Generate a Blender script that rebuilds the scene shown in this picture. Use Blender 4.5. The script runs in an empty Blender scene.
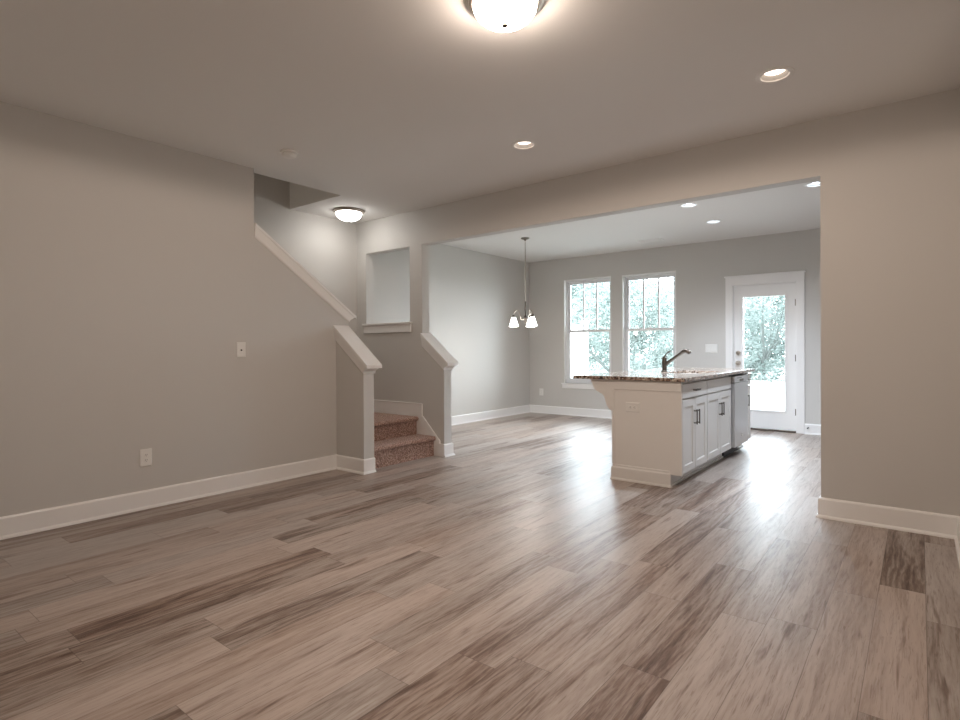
import bpy, bmesh, math, random
from mathutils import Vector, Matrix
PI = math.pi
S = bpy.context.scene
C = S.collection
random.seed(7)

# ------------------------------------------------------------------ camera, sky, exposure
FX, CY, YAW, ROLL, PITCH, EYE = 558.667, 351.074, math.radians(38.218), math.radians(-.309), math.radians(-.292), 1.177
cd = bpy.data.cameras.new('camera')
cam = bpy.data.objects.new('camera', cd); C.objects.link(cam)
cd.sensor_fit = 'HORIZONTAL'; cd.sensor_width = 36.0
cd.lens = FX / 960.0 * 36.0
cd.shift_y = (CY - 360.0) / 960.0
cd.clip_start = .05; cd.clip_end = 300
cam.matrix_world = (Matrix.Translation((0, 0, EYE)) @ Matrix.Rotation(YAW, 4, 'Z')
                    @ Matrix.Rotation(PI / 2 + PITCH, 4, 'X') @ Matrix.Rotation(ROLL, 4, 'Z'))
S.camera = cam

W = bpy.data.worlds.new('overcast sky'); S.world = W; W.use_nodes = True
bgn = W.node_tree.nodes['Background']
bgn.inputs['Color'].default_value = (.86, .96, 1.06, 1)
bgn.inputs['Strength'].default_value = 16.5
S.view_settings.view_transform = 'Standard'; S.view_settings.look = 'None'
S.view_settings.gamma = 1; S.view_settings.use_curve_mapping = False
S.view_settings.exposure = 0.10
S.cycles.diffuse_bounces = 6; S.cycles.max_bounces = 12; S.cycles.transparent_max_bounces = 16
S.cycles.sample_clamp_indirect = 5
FLUSH_E, STAIR_E, CAN_E, KCAN_E, SHADE_E = 50.0, 15.0, 6.0, 14.0, 7.0
FLUSH_W, STAIR_W, CAN_W, KCAN_W, FILL_CAN_W, SHADE_W = 112.0, 3.5, 3.0, 70.0, 98.0, 9.0
WARM = (1.0, .82, .69); NEUTRAL = (1.0, .97, .93); COOL = (.86, .98, 1.13)

# unseen lamp added high in the stair shaft to lift its dark walls
ul = bpy.data.lights.new('added shaft fill', 'POINT'); ul.energy = 10; ul.color = (1, .84, .69); ul.shadow_soft_size = .12
ulo = bpy.data.objects.new('shaft_fill_lamp', ul); ulo.location = (-5.1, .9, 4.9); C.objects.link(ulo)

# ------------------------------------------------------------------ measures of the place
XL, XK, YB, YF, H = -4.521, -5.628, 4.474, 8.615, 2.74
XR, YBACK = 1.7, -.45
T = .12
SXK = -5.53                                   # stairwell wall face, in front of the opening wall
OX0, OX1, OZ = -4.388, -.537, 2.350           # the wide opening
PX0, PX1, PZ0, PZ1 = -5.35, -4.582, 1.462, 2.345   # pass-through over the stairs

def lamp(name, loc, watts, col, soft, size=None, blend=.35):
    """the light a fixture gives off"""
    l = bpy.data.lights.new(name, 'SPOT' if size else 'POINT'); l.energy = watts; l.color = col; l.shadow_soft_size = soft
    if size: l.spot_size = math.radians(size); l.spot_blend = blend
    o = bpy.data.objects.new(name, l); o.location = loc; C.objects.link(o)
    return o

# ------------------------------------------------------------------ materials
def mat(name, col=(.8, .8, .8), rough=.5, metal=0.0, **kw):
    m = bpy.data.materials.new(name); m.use_nodes = True
    b = m.node_tree.nodes['Principled BSDF']
    b.inputs['Base Color'].default_value = (*col, 1); b.inputs['Roughness'].default_value = rough
    b.inputs['Metallic'].default_value = metal
    for k, v in kw.items(): b.inputs[k].default_value = v
    return m
def nodes(m):
    nt = m.node_tree
    return nt, nt.nodes['Principled BSDF'], (lambda t, **k: mk(nt, t, **k)), nt.links.new
def mk(nt, t, **k):
    n = nt.nodes.new(t)
    for a, v in k.items(): setattr(n, a, v)
    return n
def paint(name, col, rough=.6, scale=260, strength=.05):
    m = mat(name, col, rough)
    nt, b, N, L = nodes(m)
    tc = N('ShaderNodeTexCoord'); nz = N('ShaderNodeTexNoise'); nz.inputs['Scale'].default_value = scale
    nz.inputs['Detail'].default_value = 3
    bp = N('ShaderNodeBump'); bp.inputs['Strength'].default_value = strength; bp.inputs['Distance'].default_value = .002
    L(tc.outputs['Object'], nz.inputs['Vector']); L(nz.outputs['Fac'], bp.inputs['Height']); L(bp.outputs['Normal'], b.inputs['Normal'])
    return m
def ramp(N, stops, interp='LINEAR'):
    r = N('ShaderNodeValToRGB'); e = r.color_ramp.elements
    r.color_ramp.interpolation = interp
    while len(e) < len(stops): e.new(.5)
    for k, (p, c) in enumerate(stops): e[k].position = p; e[k].color = (*c, 1)
    return r

M = {}
M['wall'] = paint('greige wall paint', (.60, .583, .555), .62)
M['ceil'] = paint('ceiling paint', (.80, .79, .77), .8, 160, .12)
M['trim'] = paint('white trim paint', (.87, .86, .845), .38, 90, .01)
M['cab'] = paint('white cabinet paint', (.80, .78, .75), .35, 90, .01)
M['plastic'] = mat('white plastic', (.82, .81, .78), .35)
M['baffle'] = mat('grey white stepped baffle', (.42, .41, .39), .6)
M['slot'] = mat('dark socket slots', (.05, .045, .04), .6)
M['shadowgap'] = mat('dark gap', (.03, .028, .026), .8)
M['vinyl'] = mat('white window vinyl', (.82, .83, .84), .35)
M['nickel'] = mat('brushed nickel', (.52, .47, .42), .30, 1.0)
M['nickel_dark'] = mat('aged brushed nickel', (.14, .118, .10), .34, 1.0)
M['chrome'] = mat('chrome', (.75, .75, .75), .15, 1.0)
M['black'] = mat('black plastic', (.015, .015, .016), .45)
M['bark'] = mat('bark', (.075, .082, .075), .9)
M['patio'] = paint('pale concrete', (.50, .49, .47), .9, 30, .1)
M['fence'] = mat('white vinyl fence', (.80, .80, .80), .5)

def stainless():
    m = mat('brushed stainless steel', (.60, .60, .61), .28, 1.0)
    nt, b, N, L = nodes(m)
    tc = N('ShaderNodeTexCoord'); mp = N('ShaderNodeMapping'); mp.inputs['Scale'].default_value = (3, 3, 260)
    nz = N('ShaderNodeTexNoise'); nz.inputs['Scale'].default_value = 1.0
    mr = N('ShaderNodeMapRange'); mr.inputs['To Min'].default_value = .26; mr.inputs['To Max'].default_value = .32
    L(tc.outputs['Object'], mp.inputs['Vector']); L(mp.outputs['Vector'], nz.inputs['Vector'])
    L(nz.outputs['Fac'], mr.inputs['Value']); L(mr.outputs['Result'], b.inputs['Roughness'])
    return m
M['steel'] = stainless()

def glow(name, col, e, base=(.9, .9, .88)):
    m = mat(name, base, .4)
    b = m.node_tree.nodes['Principled BSDF']
    b.inputs['Emission Color'].default_value = (*col, 1); b.inputs['Emission Strength'].default_value = e
    return m
M['glow_flush'] = glow('lit frosted glass', WARM, FLUSH_E)
M['glow_stair'] = glow('lit frosted glass over stairs', NEUTRAL, STAIR_E)
M['glow_can'] = glow('lit downlight lens', WARM, CAN_E)
M['glow_kcan'] = glow('lit kitchen downlight lens', COOL, KCAN_E)
M['glow_shade'] = glow('lit white glass shade', NEUTRAL, SHADE_E)

def glass():
    m = bpy.data.materials.new('window glass'); m.use_nodes = True
    nt = m.node_tree; nt.nodes.clear()
    o = mk(nt, 'ShaderNodeOutputMaterial'); mix = mk(nt, 'ShaderNodeMixShader')
    tr = mk(nt, 'ShaderNodeBsdfTransparent'); gl = mk(nt, 'ShaderNodeBsdfGlossy'); fr = mk(nt, 'ShaderNodeFresnel')
    tr.inputs['Color'].default_value = (.95, .97, .965, 1); gl.inputs['Roughness'].default_value = .02
    fr.inputs['IOR'].default_value = 1.35
    L = nt.links.new
    L(fr.outputs[0], mix.inputs[0]); L(tr.outputs[0], mix.inputs[1]); L(gl.outputs[0], mix.inputs[2]); L(mix.outputs[0], o.inputs['Surface'])
    return m
M['glass'] = glass()

def floor_mat():
    m = mat('wood plank floor', rough=.4, **{'Specular IOR Level': .5})
    nt, b, N, L = nodes(m)
    PW, PL = .178, 1.22
    def math_(op, a, bb=None, c=None):
        n = N('ShaderNodeMath', operation=op)
        for i, v in enumerate((a, bb, c)):
            if v is None: continue
            if isinstance(v, (int, float)): n.inputs[i].default_value = v
            else: L(v, n.inputs[i])
        return n.outputs[0]
    tc = N('ShaderNodeTexCoord'); sx = N('ShaderNodeSeparateXYZ'); L(tc.outputs['Object'], sx.inputs[0])
    xs = math_('DIVIDE', math_('ADD', sx.outputs['X'], 40.03), PW); col = math_('FLOOR', xs); fx = math_('FRACT', xs)
    wn = N('ShaderNodeTexWhiteNoise', noise_dimensions='1D'); L(col, wn.inputs['W'])
    ys = math_('ADD', math_('DIVIDE', math_('ADD', sx.outputs['Y'], 40.0), PL), wn.outputs['Value'])
    row = math_('FLOOR', ys); fy = math_('FRACT', ys)
    cid = N('ShaderNodeCombineXYZ'); L(col, cid.inputs[0]); L(row, cid.inputs[1])
    w2 = N('ShaderNodeTexWhiteNoise', noise_dimensions='2D'); L(cid.outputs[0], w2.inputs['Vector'])
    # grain coordinates: stretched along the plank, shifted plank by plank
    gz = math_('MULTIPLY', w2.outputs['Value'], 60.0)
    gv = N('ShaderNodeCombineXYZ'); L(math_('MULTIPLY', sx.outputs['X'], 1.0), gv.inputs[0])
    L(math_('MULTIPLY', sx.outputs['Y'], .085), gv.inputs[1]); L(gz, gv.inputs[2])
    def noise(scale, detail, dist, src=gv, rough=.55):
        n = N('ShaderNodeTexNoise'); n.inputs['Scale'].default_value = scale; n.inputs['Detail'].default_value = detail
        n.inputs['Distortion'].default_value = dist; n.inputs['Roughness'].default_value = rough; L(src.outputs[0], n.inputs['Vector']); return n.outputs['Fac']
    broad = noise(11, 3, .8); fine = noise(105, 5, .5, rough=.65); streak = noise(24, 3, .5, rough=.5)
    gf = N('ShaderNodeCombineXYZ'); L(sx.outputs['X'], gf.inputs[0]); L(math_('MULTIPLY', sx.outputs['Y'], .045), gf.inputs[1]); L(gz, gf.inputs[2])
    pores = noise(190, 2, .9, src=gf, rough=.6)
    pr = N('ShaderNodeMapRange', interpolation_type='SMOOTHSTEP'); pr.inputs['From Min'].default_value = .54; pr.inputs['From Max'].default_value = .68; L(pores, pr.inputs['Value'])
    # cathedral figure
    gw = N('ShaderNodeCombineXYZ'); L(sx.outputs['X'], gw.inputs[0]); L(math_('MULTIPLY', sx.outputs['Y'], .12), gw.inputs[1]); L(gz, gw.inputs[2])
    wv = N('ShaderNodeTexWave', wave_type='BANDS', bands_direction='X'); wv.inputs['Scale'].default_value = 9
    wv.inputs['Distortion'].default_value = 14; wv.inputs['Detail'].default_value = 2; wv.inputs['Detail Scale'].default_value = 1.6
    L(gw.outputs[0], wv.inputs['Vector'])
    t = math_('ADD', math_('MULTIPLY', broad, .62), math_('MULTIPLY', fine, .42))
    t = math_('ADD', t, math_('MULTIPLY', wv.outputs['Fac'], .085))
    t = math_('ADD', t, math_('MULTIPLY', math_('SUBTRACT', w2.outputs['Value'], .5), .28))
    r = ramp(N, [(.28, (.078, .046, .034)), (.39, (.185, .132, .106)), (.50, (.315, .267, .238)), (.66, (.415, .370, .345)), (.86, (.48, .44, .415))])
    L(t, r.inputs['Fac'])
    # dark mineral streaks and a warmer or greyer cast plank by plank
    st_ = N('ShaderNodeMapRange', interpolation_type='SMOOTHSTEP'); st_.inputs['From Min'].default_value = .60; st_.inputs['From Max'].default_value = .74; L(streak, st_.inputs['Value'])
    m1 = N('ShaderNodeMix', data_type='RGBA', blend_type='MULTIPLY'); L(math_('MULTIPLY', st_.outputs['Result'], .75), m1.inputs[0]); L(r.outputs['Color'], m1.inputs[6]); m1.inputs[7].default_value = (.34, .24, .18, 1)
    w3 = N('ShaderNodeTexWhiteNoise', noise_dimensions='3D'); cid3 = N('ShaderNodeCombineXYZ'); L(col, cid3.inputs[0]); L(row, cid3.inputs[1]); cid3.inputs[2].default_value = 3.7; L(cid3.outputs[0], w3.inputs['Vector'])
    r2 = ramp(N, [(.0, (1.04, .95, .88)), (.5, (1.02, .965, .92)), (1.0, (.99, .975, .95))]); L(w3.outputs['Value'], r2.inputs['Fac'])
    m2 = N('ShaderNodeMix', data_type='RGBA', blend_type='MULTIPLY'); m2.inputs[0].default_value = 1; L(m1.outputs[2], m2.inputs[6]); L(r2.outputs['Color'], m2.inputs[7])
    m3 = N('ShaderNodeMix', data_type='RGBA', blend_type='MULTIPLY'); L(math_('MULTIPLY', pr.outputs['Result'], .55), m3.inputs[0]); L(m2.outputs[2], m3.inputs[6]); m3.inputs[7].default_value = (.50, .42, .36, 1)
    # seams
    ex = math_('MINIMUM', fx, math_('SUBTRACT', 1.0, fx)); ey = math_('MINIMUM', fy, math_('SUBTRACT', 1.0, fy))
    sxm = math_('LESS_THAN', math_('MULTIPLY', ex, PW), .0013); sym = math_('LESS_THAN', math_('MULTIPLY', ey, PL), .0013)
    seam = math_('MAXIMUM', sxm, sym)
    mx = N('ShaderNodeMix', data_type='RGBA'); L(math_('MULTIPLY', seam, .55), mx.inputs[0]); L(m3.outputs[2], mx.inputs[6]); mx.inputs[7].default_value = (.07, .04, .03, 1)
    L(mx.outputs[2], b.inputs['Base Color'])
    hgt = math_('SUBTRACT', math_('ADD', math_('MULTIPLY', fine, .35), math_('SUBTRACT', math_('MULTIPLY', wv.outputs['Fac'], .12), math_('MULTIPLY', pr.outputs['Result'], .5))), math_('MULTIPLY', seam, 1.0))
    bp = N('ShaderNodeBump'); bp.inputs['Strength'].default_value = .45; bp.inputs['Distance'].default_value = .0016
    L(hgt, bp.inputs['Height']); L(bp.outputs['Normal'], b.inputs['Normal'])
    rr = N('ShaderNodeMapRange'); rr.inputs['To Min'].default_value = .28; rr.inputs['To Max'].default_value = .42
    L(fine, rr.inputs['Value']); L(rr.outputs['Result'], b.inputs['Roughness'])
    return m
M['floor'] = floor_mat()

def granite():
    m = mat('speckled granite', rough=.13)
    nt, b, N, L = nodes(m)
    tc = N('ShaderNodeTexCoord')
    v = N('ShaderNodeTexVoronoi'); v.inputs['Scale'].default_value = 75; v.inputs['Randomness'].default_value = 1
    n = N('ShaderNodeTexNoise'); n.inputs['Scale'].default_value = 38; n.inputs['Detail'].default_value = 5
    L(tc.outputs['Object'], v.inputs['Vector']); L(tc.outputs['Object'], n.inputs['Vector'])
    sp = N('ShaderNodeSeparateColor'); L(v.outputs['Color'], sp.inputs[0])
    ad = N('ShaderNodeMath', operation='MULTIPLY_ADD'); ad.inputs[1].default_value = .55; L(sp.outputs[0], ad.inputs[0])
    ms = N('ShaderNodeMath', operation='MULTIPLY'); ms.inputs[1].default_value = .5; L(n.outputs['Fac'], ms.inputs[0]); L(ms.outputs[0], ad.inputs[2])
    r = ramp(N, [(.26, (.018, .013, .012)), (.38, (.10, .052, .036)), (.48, (.28, .185, .135)), (.60, (.42, .33, .26)), (.74, (.60, .53, .46))])
    L(ad.outputs[0], r.inputs['Fac']); L(r.outputs['Color'], b.inputs['Base Color'])
    return m
M['granite'] = granite()

def carpet():
    m = mat('brown speckled carpet', rough=1.0)
    nt, b, N, L = nodes(m)
    tc = N('ShaderNodeTexCoord')
    n = N('ShaderNodeTexNoise'); n.inputs['Scale'].default_value = 85; n.inputs['Detail'].default_value = 4; n.inputs['Roughness'].default_value = .7
    v = N('ShaderNodeTexVoronoi'); v.inputs['Scale'].default_value = 210
    L(tc.outputs['Object'], n.inputs['Vector']); L(tc.outputs['Object'], v.inputs['Vector'])
    r = ramp(N, [(.36, (.10, .042, .030)), (.46, (.36, .195, .145)), (.55, (.55, .35, .275)), (.66, (.82, .66, .56))])
    L(n.outputs['Fac'], r.inputs['Fac']); L(r.outputs['Color'], b.inputs['Base Color'])
    bp = N('ShaderNodeBump'); bp.inputs['Strength'].default_value = .9; bp.inputs['Distance'].default_value = .006
    L(v.outputs['Distance'], bp.inputs['Height']); L(bp.outputs['Normal'], b.inputs['Normal'])
    b.inputs['Sheen Weight'].default_value = .3
    return m
M['carpet'] = carpet()

def leaf_mat(name, c0, c1):
    m = mat(name, c0, .7)
    nt, b, N, L = nodes(m)
    tc = N('ShaderNodeTexCoord'); n = N('ShaderNodeTexNoise'); n.inputs['Scale'].default_value = 1.1; n.inputs['Detail'].default_value = 5
    L(tc.outputs['Object'], n.inputs['Vector'])
    r = ramp(N, [(.35, c0), (.65, c1)]); L(n.outputs['Fac'], r.inputs['Fac']); L(r.outputs['Color'], b.inputs['Base Color'])
    tl = N('ShaderNodeBsdfTranslucent'); L(r.outputs['Color'], tl.inputs['Color'])
    mx = N('ShaderNodeMixShader'); mx.inputs[0].default_value = .35
    L(b.outputs[0], mx.inputs[1]); L(tl.outputs[0], mx.inputs[2]); L(mx.outputs[0], nt.nodes['Material Output'].inputs['Surface'])
    return m
M['leaf_a'] = leaf_mat('mint green leaves', (.10, .124, .112), (.172, .196, .180))
M['leaf_b'] = leaf_mat('grey green leaves', (.088, .113, .101), (.145, .170, .156))
M['leaf_c'] = leaf_mat('pale green leaves', (.125, .150, .136), (.20, .224, .208))
def ground_mat():
    m = mat('pale dry lawn', rough=1)
    nt, b, N, L = nodes(m)
    tc = N('ShaderNodeTexCoord'); n = N('ShaderNodeTexNoise'); n.inputs['Scale'].default_value = 1.6; n.inputs['Detail'].default_value = 8
    L(tc.outputs['Object'], n.inputs['Vector'])
    r = ramp(N, [(.35, (.13, .16, .13)), (.6, (.25, .25, .22))]); L(n.outputs['Fac'], r.inputs['Fac']); L(r.outputs['Color'], b.inputs['Base Color'])
    return m
M['lawn'] = ground_mat()

# ------------------------------------------------------------------ helpers
def tag(o, label=None, cat=None, group=None, kind=None):
    if label: o['label'] = label
    if cat: o['category'] = cat
    if group: o['group'] = group
    if kind: o['kind'] = kind
    return o
def empty(name, loc=(0, 0, 0), rz=0):
    o = bpy.data.objects.new(name, None); C.objects.link(o)
    o.location = loc; o.rotation_euler = (0, 0, rz); o.empty_display_size = .1
    return o
def B(): return bmesh.new()
def obj(name, bm, m, parent=None, smooth=False, bevel=0, angle=40):
    bmesh.ops.recalc_face_normals(bm, faces=bm.faces)
    me = bpy.data.meshes.new(name); bm.to_mesh(me); bm.free()
    me.materials.append(M[m] if isinstance(m, str) else m)
    o = bpy.data.objects.new(name, me); C.objects.link(o)
    if parent: o.parent = parent
    if smooth:
        for p in me.polygons: p.use_smooth = True
        try: me.set_sharp_from_angle(angle=math.radians(angle))
        except Exception: pass
    if bevel:
        md = o.modifiers.new('bevel', 'BEVEL'); md.width = bevel; md.segments = 2; md.limit_method = 'ANGLE'
        md.harden_normals = False
    return o
def box(bm, x0, x1, y0, y1, z0, z1):
    vs = [bm.verts.new((x, y, z)) for z in (z0, z1) for x, y in ((x0, y0), (x1, y0), (x1, y1), (x0, y1))]
    for f in ((0, 3, 2, 1), (4, 5, 6, 7), (0, 1, 5, 4), (1, 2, 6, 5), (2, 3, 7, 6), (3, 0, 4, 7)):
        bm.faces.new([vs[i] for i in f])
    return bm
def bx(*a): return box(B(), *a)
def prism(bm, poly, axis, a0, a1):
    """poly: 2D points; axis 'x' -> (y,z), 'y' -> (x,z), 'z' -> (x,y)"""
    def P(p, a):
        return {'x': (a, p[0], p[1]), 'y': (p[0], a, p[1]), 'z': (p[0], p[1], a)}[axis]
    A = [bm.verts.new(P(p, a0)) for p in poly]; Z = [bm.verts.new(P(p, a1)) for p in poly]
    bm.faces.new(A[::-1]); bm.faces.new(Z)
    n = len(poly)
    for i in range(n): bm.faces.new((A[i], A[(i + 1) % n], Z[(i + 1) % n], Z[i]))
    return bm
def lathe(bm, prof, c=(0, 0, 0), seg=32, axis='z'):
    """prof: (radius, height) pairs; r=0 closes with a pole"""
    def P(r, h, a):
        x, y = r * math.cos(a), r * math.sin(a)
        v = {'z': (x, y, h), 'y': (x, h, y), 'x': (h, x, y)}[axis]
        return (v[0] + c[0], v[1] + c[1], v[2] + c[2])
    rings = []
    for r, h in prof:
        if r < 1e-6: rings.append([bm.verts.new(P(0, h, 0))])
        else: rings.append([bm.verts.new(P(r, h, 2 * PI * k / seg)) for k in range(seg)])
    for a, b in zip(rings, rings[1:]):
        if len(a) == 1 and len(b) == 1: continue
        for k in range(seg):
            j = (k + 1) % seg
            if len(a) == 1: bm.faces.new((a[0], b[j], b[k]))
            elif len(b) == 1: bm.faces.new((a[k], a[j], b[0]))
            else: bm.faces.new((a[k], a[j], b[j], b[k]))
    return bm
def tube(bm, pts, rad, seg=10, cap=True):
    pts = [Vector(p) for p in pts]; n = len(pts)
    rads = rad if isinstance(rad, (list, tuple)) else [rad] * n
    ref = None; rings = []
    for i, p in enumerate(pts):
        d = (pts[min(i + 1, n - 1)] - pts[max(i - 1, 0)]).normalized()
        if ref is None:
            ref = d.orthogonal().normalized()
        ref = (ref - d * ref.dot(d)).normalized(); q = d.cross(ref)
        rings.append([bm.verts.new(p + (ref * math.cos(2 * PI * k / seg) + q * math.sin(2 * PI * k / seg)) * rads[i]) for k in range(seg)])
    for a, b in zip(rings, rings[1:]):
        for k in range(seg):
            j = (k + 1) % seg; bm.faces.new((a[k], a[j], b[j], b[k]))
    if cap: bm.faces.new(rings[0][::-1]); bm.faces.new(rings[-1])
    return bm
def grid_solid(bm, axis, a0, a1, us, vs, holes):
    """a slab with holes: axis is its thickness direction; us, vs breaks of the two other axes; holes = (u0,u1,v0,v1)"""
    for h in holes: us = us + [h[0], h[1]]; vs = vs + [h[2], h[3]]
    us = sorted(set(round(u, 5) for u in us)); vs = sorted(set(round(v, 5) for v in vs))
    def P(u, v, a): return {'x': (a, u, v), 'y': (u, a, v), 'z': (u, v, a)}[axis]
    cache = {}
    def V(i, j, a):
        k = (i, j, a)
        if k not in cache: cache[k] = bm.verts.new(P(us[i], vs[j], a))
        return cache[k]
    def solid(i, j):
        if i < 0 or j < 0 or i >= len(us) - 1 or j >= len(vs) - 1: return False
        u, v = (us[i] + us[i + 1]) / 2, (vs[j] + vs[j + 1]) / 2
        return not any(h[0] < u < h[1] and h[2] < v < h[3] for h in holes)
    for i in range(len(us) - 1):
        for j in range(len(vs) - 1):
            if not solid(i, j): continue
            bm.faces.new((V(i, j, a0), V(i, j + 1, a0), V(i + 1, j + 1, a0), V(i + 1, j, a0)))
            bm.faces.new((V(i, j, a1), V(i + 1, j, a1), V(i + 1, j + 1, a1), V(i, j + 1, a1)))
            for (di, dj, p, q) in ((-1, 0, (i, j), (i, j + 1)), (1, 0, (i + 1, j), (i + 1, j + 1)), (0, -1, (i, j), (i + 1, j)), (0, 1, (i, j + 1), (i + 1, j + 1))):
                if not solid(i + di, j + dj):
                    bm.faces.new((V(*p, a0), V(*q, a0), V(*q, a1), V(*p, a1)))
    return bm
def copy_tree(o, parent=None):
    c = o.copy(); C.objects.link(c)
    if parent: c.parent = parent
    for ch in list(o.children): copy_tree(ch, c)
    return c
def struct(name, bm, m, label, cat, **k):
    return tag(obj(name, bm, m, **k), label, cat, kind='structure')

# ------------------------------------------------------------------ the shell
struct('floor', bx(XK - .2, XR + .2, YBACK - .2, YF + .16, -.12, 0), 'floor', 'brown wood plank floor running from the living room into the kitchen', 'floor')

CANS = [(-.655, 3.587), (-2.392, 3.600)]
KCANS = [(-1.994, 6.262), (-2.018, 7.279), (-.784, 6.236)]
FILL_CANS = [(-2.0, 5.22), (-.784, 5.22)]      # unseen pair added behind the header to light the far kitchen wall
SH = (XK - .14, -4.63, .10, 3.60)        # stair opening in the ceiling
canholes = [(x - .071, x + .071, y - .071, y + .071) for x, y in CANS + KCANS + FILL_CANS]
struct('ceiling', grid_solid(B(), 'z', H, H + .09, [XK - .14, XR + .14], [YBACK - .14, YF + .15], [SH] + canholes), 'ceil',
       'flat painted ceiling over the living room and kitchen with a stair opening', 'ceiling')
struct('ceiling_slab', grid_solid(B(), 'z', H + .09, H + .30, [XK - .14, XR + .14], [YBACK - .14, YF + .15], [SH]), 'ceil',
       'solid floor above the ceiling, seen only at the stair opening edge', 'ceiling')
struct('wall_stairwell', bx(XK - .14, SXK, YBACK - .14, YB + .10, 0, H), 'wall', 'grey wall on the far side of the stairs, lit by the stair light', 'wall')
struct('wall_kitchen_left', bx(XK - .14, XK, YB + .10, YF + .15, 0, H), 'wall', 'bright dining wall left of the chandelier', 'wall')
# upper stair shaft
struct('wall_upper_left', bx(XK - .14, SXK, -.05, 3.60, H, 5.3), 'wall', 'upper stairwell wall seen through the ceiling opening, on its left', 'wall')
struct('wall_upper_end', bx(XK - .14, -4.5, 3.60, 3.75, H + .30, 5.3), 'wall', 'upper stairwell end wall facing down the stairs', 'wall')
struct('wall_upper_right', bx(-4.63, -4.5, -.05, 3.60, H + .30, 5.3), 'wall', 'upper stairwell wall on the room side', 'wall')
struct('wall_upper_back', bx(SXK, -4.63, -.05, .10, H + .30, 5.3), 'wall', 'upper stairwell wall at the top of the stairs', 'wall')
struct('ceiling_upper', bx(XK - .14, -4.5, -.05, 3.75, 5.3, 5.4), 'ceil', 'ceiling high above the stairs', 'ceiling')

KZ = lambda y: 2.150 - .698 * (y - 2.595)         # underside line of the sloping cap on the knee wall
struct('wall_left', prism(B(), [(YBACK, 0), (3.60, 0), (3.60, KZ(3.60)), (2.595, KZ(2.595)), (2.595, H), (YBACK, H)], 'x', XL - T, XL), 'wall',
       'large tan grey living room wall on the left with a sloped end beside the stairs', 'wall')
struct('wall_middle', grid_solid(B(), 'y', YB, YB + T, [XK, XR], [0, H], [(OX0, OX1, 0, OZ), (PX0, PX1, PZ0, PZ1)]), 'wall',
       'wall with the wide kitchen opening and the small pass-through over the stairs', 'wall')
NCZ = lambda x: 1.262 - .78 * (x + 4.521)        # top of near half wall
RCZ = lambda x: 1.203 - .80 * (x - OX0)          # top of far half wall
NX, RX = -4.110, -4.060
struct('wall_stair_near', prism(B(), [(XL, 0), (NX, 0), (NX, NCZ(NX)), (XL, NCZ(XL))], 'y', 3.447, 3.572), 'wall',
       'short sloped half wall at the near side of the bottom steps', 'half wall')
struct('wall_stair_far', prism(B(), [(OX0, 0), (RX, 0), (RX, RCZ(RX)), (OX0, RCZ(OX0))], 'y', YB, YB + T), 'wall',
       'short sloped half wall at the far side of the bottom steps', 'half wall')
W1 = (-4.905, -4.016, .56, 2.362); W2 = (-3.822, -2.943, .56, 2.355)
DR = (-2.135, -1.306, 0, 2.068)
struct('wall_far', grid_solid(B(), 'y', YF, YF + .15, [XK, XR], [0, H], [W1, W2, DR]), 'wall', 'grey far kitchen wall with two windows and the glass door', 'wall')
struct('wall_kitchen_right', bx(XR, XR + .14, YBACK - .14, YF + .15, 0, H), 'wall', 'outer wall on the right of the kitchen and living room', 'wall')
struct('wall_right', bx(.193, XR, 3.2, YB, 0, H), 'wall', 'wall block meeting the opening wall at the right edge', 'wall')
struct('wall_back', bx(XK, XR, YBACK - .14, YBACK, 0, H), 'wall', 'living room wall behind the viewer', 'wall')

# ------------------------------------------------------------------ baseboards
BH, BT, SHOE = .138, .016, .018
def baseboard(name, p0, p1, n, label, z=0, h=BH, m0=0, m1=0):
    """p0->p1 along the wall foot, n = the wall's outward normal; m0, m1: 1 mitred round an outside corner, -1 into an inside one"""
    p0, p1, n = Vector((*p0, z)), Vector((*p1, z)), Vector((*n, 0)); d = (p1 - p0).normalized()
    prof = [(0, 0), (SHOE + .012, 0), (SHOE + .010, .010), (BT + .004, .019), (BT, .020), (BT, h - .012), (BT - .004, h - .004), (BT - .010, h), (0, h)]
    bm = B()
    A = [bm.verts.new(p0 + n * a - d * a * m0 + Vector((0, 0, b))) for a, b in prof]; Z = [bm.verts.new(p1 + n * a + d * a * m1 + Vector((0, 0, b))) for a, b in prof]
    bm.faces.new(A[::-1]); bm.faces.new(Z)
    for i in range(len(prof)):
        j = (i + 1) % len(prof); bm.faces.new((A[i], A[j], Z[j], Z[i]))
    return struct(name, bm, 'trim', label, 'baseboard')
E_ = BT
baseboard('baseboard_left', (XL, YBACK), (XL, 3.447), (1, 0), 'white baseboard along the big left living room wall', m1=-1)
baseboard('baseboard_stair_near', (XL, 3.447), (NX, 3.447), (0, -1), 'white baseboard on the near face of the stair half wall', m0=-1, m1=1)
baseboard('baseboard_stair_near_end', (NX, 3.447), (NX, 3.572), (1, 0), 'white baseboard block round the end of the near half wall', m0=1)
baseboard('baseboard_stair_far_end', (RX, YB - E_), (RX, YB + T), (1, 0), 'white baseboard block round the end of the far half wall', m1=1)
baseboard('baseboard_stair_far', (RX, YB + T), (XK, YB + T), (0, 1), 'white baseboard on the kitchen side of the stair wall', m0=1)
baseboard('baseboard_kitchen_left', (XK, YB + T), (XK, YF), (1, 0), 'white baseboard along the bright dining wall', m1=-1)
baseboard('baseboard_far', (XK, YF), (-2.222, YF), (0, -1), 'white baseboard under the two windows', m0=-1)
baseboard('baseboard_far_right', (-1.218, YF), (XR, YF), (0, -1), 'white baseboard right of the glass door')
baseboard('baseboard_middle', (OX1, YB), (.193, YB), (0, -1), 'white baseboard on the tan wall right of the opening', m0=1, m1=-1)
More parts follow.
